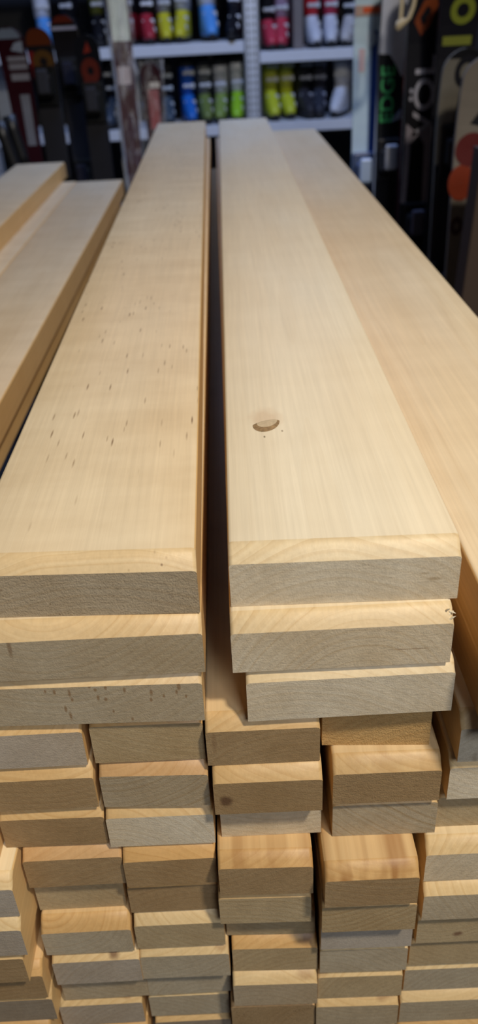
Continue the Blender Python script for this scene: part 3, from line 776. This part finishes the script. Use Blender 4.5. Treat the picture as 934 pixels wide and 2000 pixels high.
# skis wrapped in clear film, behind the flecked plank
YW = 2.75
Sa = ski(245, 150, YW, zz(240, -60, YW), .060, 'red ski with painted white glare in clear film left of the flecked plank', (.06, .02, .028), name='wrapped_ski')
patch(Sa, 'tip_panel', zz(240, 80, YW), zz(240, -40, YW), -.9, .9, (.74, .87, 1.0))  # cool white glare on the film, painted as a pale panel
patch(Sa, 'stripe', zz(246, 165, YW), zz(246, 130, YW), -.8, .6, (.5, .45, .5))
Sb = ski(296, 150, YW + .03, zz(298, 122, YW), .060, 'red striped ski in clear film close to the flecked plank', (.05, .02, .03), name='wrapped_ski')
patch(Sb, 'stripe', zz(290, 255, YW), zz(295, 175, YW), -.5, .6, (.42, .12, .15))
patch(Sb, 'light_mark', zz(300, 172, YW), zz(300, 160, YW), -.2, .8, (.8, .8, .85))
def film_mat():
    m = bpy.data.materials.new('clear_wrapping_film'); m.use_nodes = True
    g = G(m); bs = g.N['Principled BSDF']
    bs.inputs['Base Color'].default_value = (.85, .88, .95, 1)
    bs.inputs['Roughness'].default_value = .18
    bs.inputs['Specular IOR Level'].default_value = .8
    tc = g.N.new('ShaderNodeTexCoord').outputs['Object']
    cr = g.noise(g.scale(tc, (60, 60, 14)), 1.0, 3)
    g.link(g.mapr(cr, .45, .75, .04, .42), bs.inputs['Alpha'])
    b = g.N.new('ShaderNodeBump'); b.inputs['Strength'].default_value = .8; b.inputs['Distance'].default_value = .01
    g.link(cr, b.inputs['Height']); g.link(b.outputs[0], bs.inputs['Normal'])
    return m
FILM = film_mat()
def film(S, z0, z1, w0, w1, nm='film_sleeve'):
    r, yof, outl = S
    bm = bmesh.new(); rr = random.Random(7); rings = []
    for i in range(36):
        t = i / 35; z = z0 + (z1 - z0) * t; ww = w0 + (w1 - w0) * t
        rings.append([bm.verts.new((math.cos(q) * ww * (1 + rr.uniform(-.2, .2)), .006 + yof(z) * .5 + math.sin(q) * .034 * (1 + rr.uniform(-.3, .3)), z + rr.uniform(-.006, .006)))
                      for q in [2 * math.pi * k / 16 for k in range(16)]])
    for i in range(35):
        for k in range(16):
            bm.faces.new((rings[i][k], rings[i][(k + 1) % 16], rings[i + 1][(k + 1) % 16], rings[i + 1][k]))
    o = bm_obj(nm, bm, FILM, r, False); o['label'] = 'crinkled clear wrapping film'; return o
film(Sa, .35, zz(245, -40, YW), .037, .037)
film(Sb, .35, zz(296, 118, YW), .037, .037)

# right group
Y2 = 2.75
S = ski(714, 150, Y2, zz(714, -70, Y2), .078, 'pale blue ski with orange band at the left of the right-hand row', (.58, .76, 1.0), wwaist=.066)
patch(S, 'edge_panel', zz(722, 330, Y2), zz(722, 60, Y2), .45, 1.0, (.03, .08, .30))
patch(S, 'band', zz(714, 31, Y2), zz(714, 10, Y2), -1.0, 1.0, (.55, .40, .36), off=.004)
patch(S, 'band_mark', zz(714, 25, Y2), zz(714, 14, Y2), -.4, .9, (.75, .13, .05), off=.006)
ring(S, 'emblem', zz(722, 75, Y2), .002, .015, (.60, .74, .95), xc=.012, sz=1.5)
patch(S, 'faded_mark', zz(712, 140, Y2), zz(710, 95, Y2), -.6, -.1, (.62, .48, .55))
binding(S, zz(735, 335, Y2) - .15, (.08, .11, .2), (.45, .58, .85))
S = ski(765, 120, Y2 - .1, zz(765, -50, Y2 - .1), .082, 'white-topped black ski with green upright lettering', (.014, .016, .020))
Z = lambda y: zz(765, y, Y2 - .1)
poly(S, 'white_panel', [(-.039, Z(-30)), (.036, Z(-30)), (.036, Z(150)), (.030, Z(150)), (.014, Z(128)), (-.006, Z(106)), (-.037, Z(104))], (.58, .62, .78))
patch(S, 'green_mark', Z(20), Z(-10), -.3, .6, (.05, .20, .10), off=.003)
lettering(S, 'EDGE', Z(238), Z(128), .040, (.05, .36, .12), xc=-.008)
poly(S, 'pale_mark', [(.006, Z(238)), (.034, Z(232)), (.034, Z(214)), (.016, Z(228))], (.26, .28, .34), .003)
binding(S, Z(318) - .14, (.02, .02, .025), (.4, .42, .5))
S = ski(790, 150, Y2 + .1, zz(790, 20, Y2 + .1), .07, 'dark red ski showing a sliver behind the green-lettered ski', (.07, .012, .016))
patch(S, 'stripe', zz(790, 210, Y2 + .1), zz(790, 60, Y2 + .1), -.3, .2, (.10, .02, .02))
Y3 = 2.45
S = ski(826, 120, Y3, zz(826, -90, Y3), .094, 'black ski with orange diamond above large grey upright lettering', (.010, .010, .014), wwaist=.080)
Zv = lambda y: zz(822, y, Y3)
zc_ = Zv(32)
poly(S, 'diamond', [(-.030, Zv(42)), (-.010, Zv(70)), (.014, Zv(48)), (.003, Zv(30)), (.000, Zv(44)), (-.010, Zv(50)), (-.016, Zv(34))], (.18, .04, .012))
poly(S, 'diamond', [(-.030, Zv(40)), (-.016, Zv(34)), (.000, Zv(12)), (.012, Zv(18)), (.006, Zv(34)), (.014, Zv(46)), (.028, Zv(10)), (.022, Zv(-4)), (-.008, Zv(0))], (.18, .04, .012))
lettering(S, 'VÖL', Zv(268), Zv(108), .066, (.34, .34, .42), xc=.003)
poly(S, 'fork_stripe', [(-.038, Zv(395)), (-.024, Zv(395)), (-.020, Zv(280)), (.0, Zv(262)), (-.034, Zv(240))], (.26, .24, .30))
poly(S, 'fork_stripe', [(.022, Zv(400)), (.036, Zv(400)), (.036, Zv(240)), (.0, Zv(262)), (.018, Zv(282))], (.24, .21, .25))
binding(S, Zv(400) - .2, (.01, .01, .012), (.1, .1, .14))
S = ski(893, 60, Y3 - .12, zz(893, -60, Y3 - .12), .100, 'black ski with yellow-green ring and bar near its tip', (.010, .010, .014))
Zr = lambda y: zz(893, y, Y3 - .12)
ring(S, 'emblem', Zr(20), .015, .030, (.17, .20, .025), xc=.005)
patch(S, 'bar', Zr(88), Zr(70), -.75, .75, (.17, .19, .03))
Y4 = 2.12
S = ski(893, 200, Y4, zz(893, 92, Y4), .094, 'cream ski with black ring emblem and dark central stripe', (.16, .15, .13), rough=.4)
Zc = lambda y: zz(890, y, Y4)
patch(S, 'tip_panel', Zc(112), Zc(90), -1, 1, (.012, .012, .014))
ring(S, 'emblem', Zc(138), .014, .026, (.015, .015, .02), xc=.006, sz=1.3)
poly(S, 'stripe', [(-.016, Zc(330)), (.022, Zc(330)), (.020, Zc(150)), (.002, Zc(156))], (.015, .015, .02))
patch(S, 'dark_body', .02, Zc(320), -1, 1, (.010, .010, .013), off=.0025)
binding(S, Zc(420), (.012, .012, .015), (.04, .04, .05))
Y5 = 1.98
S = ski(926, 250, Y5, zz(926, 108, Y5), .085, 'cream ski with red discs at the right edge of the picture', (.19, .17, .15), rough=.4)
Zd = lambda y: zz(918, y, Y5)
poly(S, 'scribble', [(-.012, Zd(240)), (.012, Zd(246)), (.036, Zd(190)), (.030, Zd(178)), (.004, Zd(218))], (.02, .02, .025))
ring(S, 'disc', Zd(292), .001, .036, (.11, .02, .02), xc=-.002)
ring(S, 'disc', Zd(356), .001, .030, (.22, .035, .015), xc=-.018, sz=1.3)
ring(S, 'scribble', Zd(440), .006, .014, (.06, .03, .03), xc=-.02, sz=1.5)
# cord loop hanging from the black lettered ski
M_CORD = plain('cream_cord', (.50, .42, .28), .8, 0, .15, 200)
YC = Y3 - .10
pts = [at(x, y, YC) for x, y in ((787, -60), (786, -20), (785, 10), (783, 35), (780, 50), (790, 46), (800, 34), (808, 12), (812, -10), (814, -60))]
cd = empty('hanging_cord', pts[4]); tag(cd, 'cream cord loop hanging in front of the black lettered ski', 'cord')
bm = bmesh.new(); add_tube(bm, [p - pts[4] for p in pts], .0052, 8); bm_obj('loop', bm, M_CORD, cd, True)
bm = bmesh.new()
k0 = at(783, 44, YC) - pts[4]
add_tube(bm, [k0 + Vector((-.008, 0, -.016)), k0 + Vector((-.003, 0, -.004)), k0 + Vector((.006, 0, .002)), k0 + Vector((.012, 0, .004))], [.007, .011, .010, .006], 10)
bm_obj('knot', bm, M_CORD, cd, True)
# tall brown carton at the right
M_BROWN = plain('brown_cardboard', (.055, .035, .026), .8, 0, .12, 12)
Y6 = 1.72
bx = at(908, 470, Y6).x
tc_ = empty('tall_carton', (bx + .2, Y6 + .035, 0)); tag(tc_, 'tall dark brown carton standing at the right behind the long plank', 'box')
zt6 = zz(925, 318, Y6)
tc_.rotation_euler = (0, 0.045, 0); tc_.location.x += -0.045 * 0.75; tc_.location.z = 0.0092
bm = bmesh.new(); add_box(bm, (-.2, -.035, 0), (.2, .035, zt6), .003); bm_obj('carton_body', bm, M_BROWN, tc_)
bm = bmesh.new(); add_box(bm, (-.2, -.036, zt6 - .001), (.2, -.001, zt6 + .004), .001); add_box(bm, (-.2, .001, zt6 - .001), (.2, .036, zt6 + .004), .001); bm_obj('flap', bm, M_BROWN, tc_)
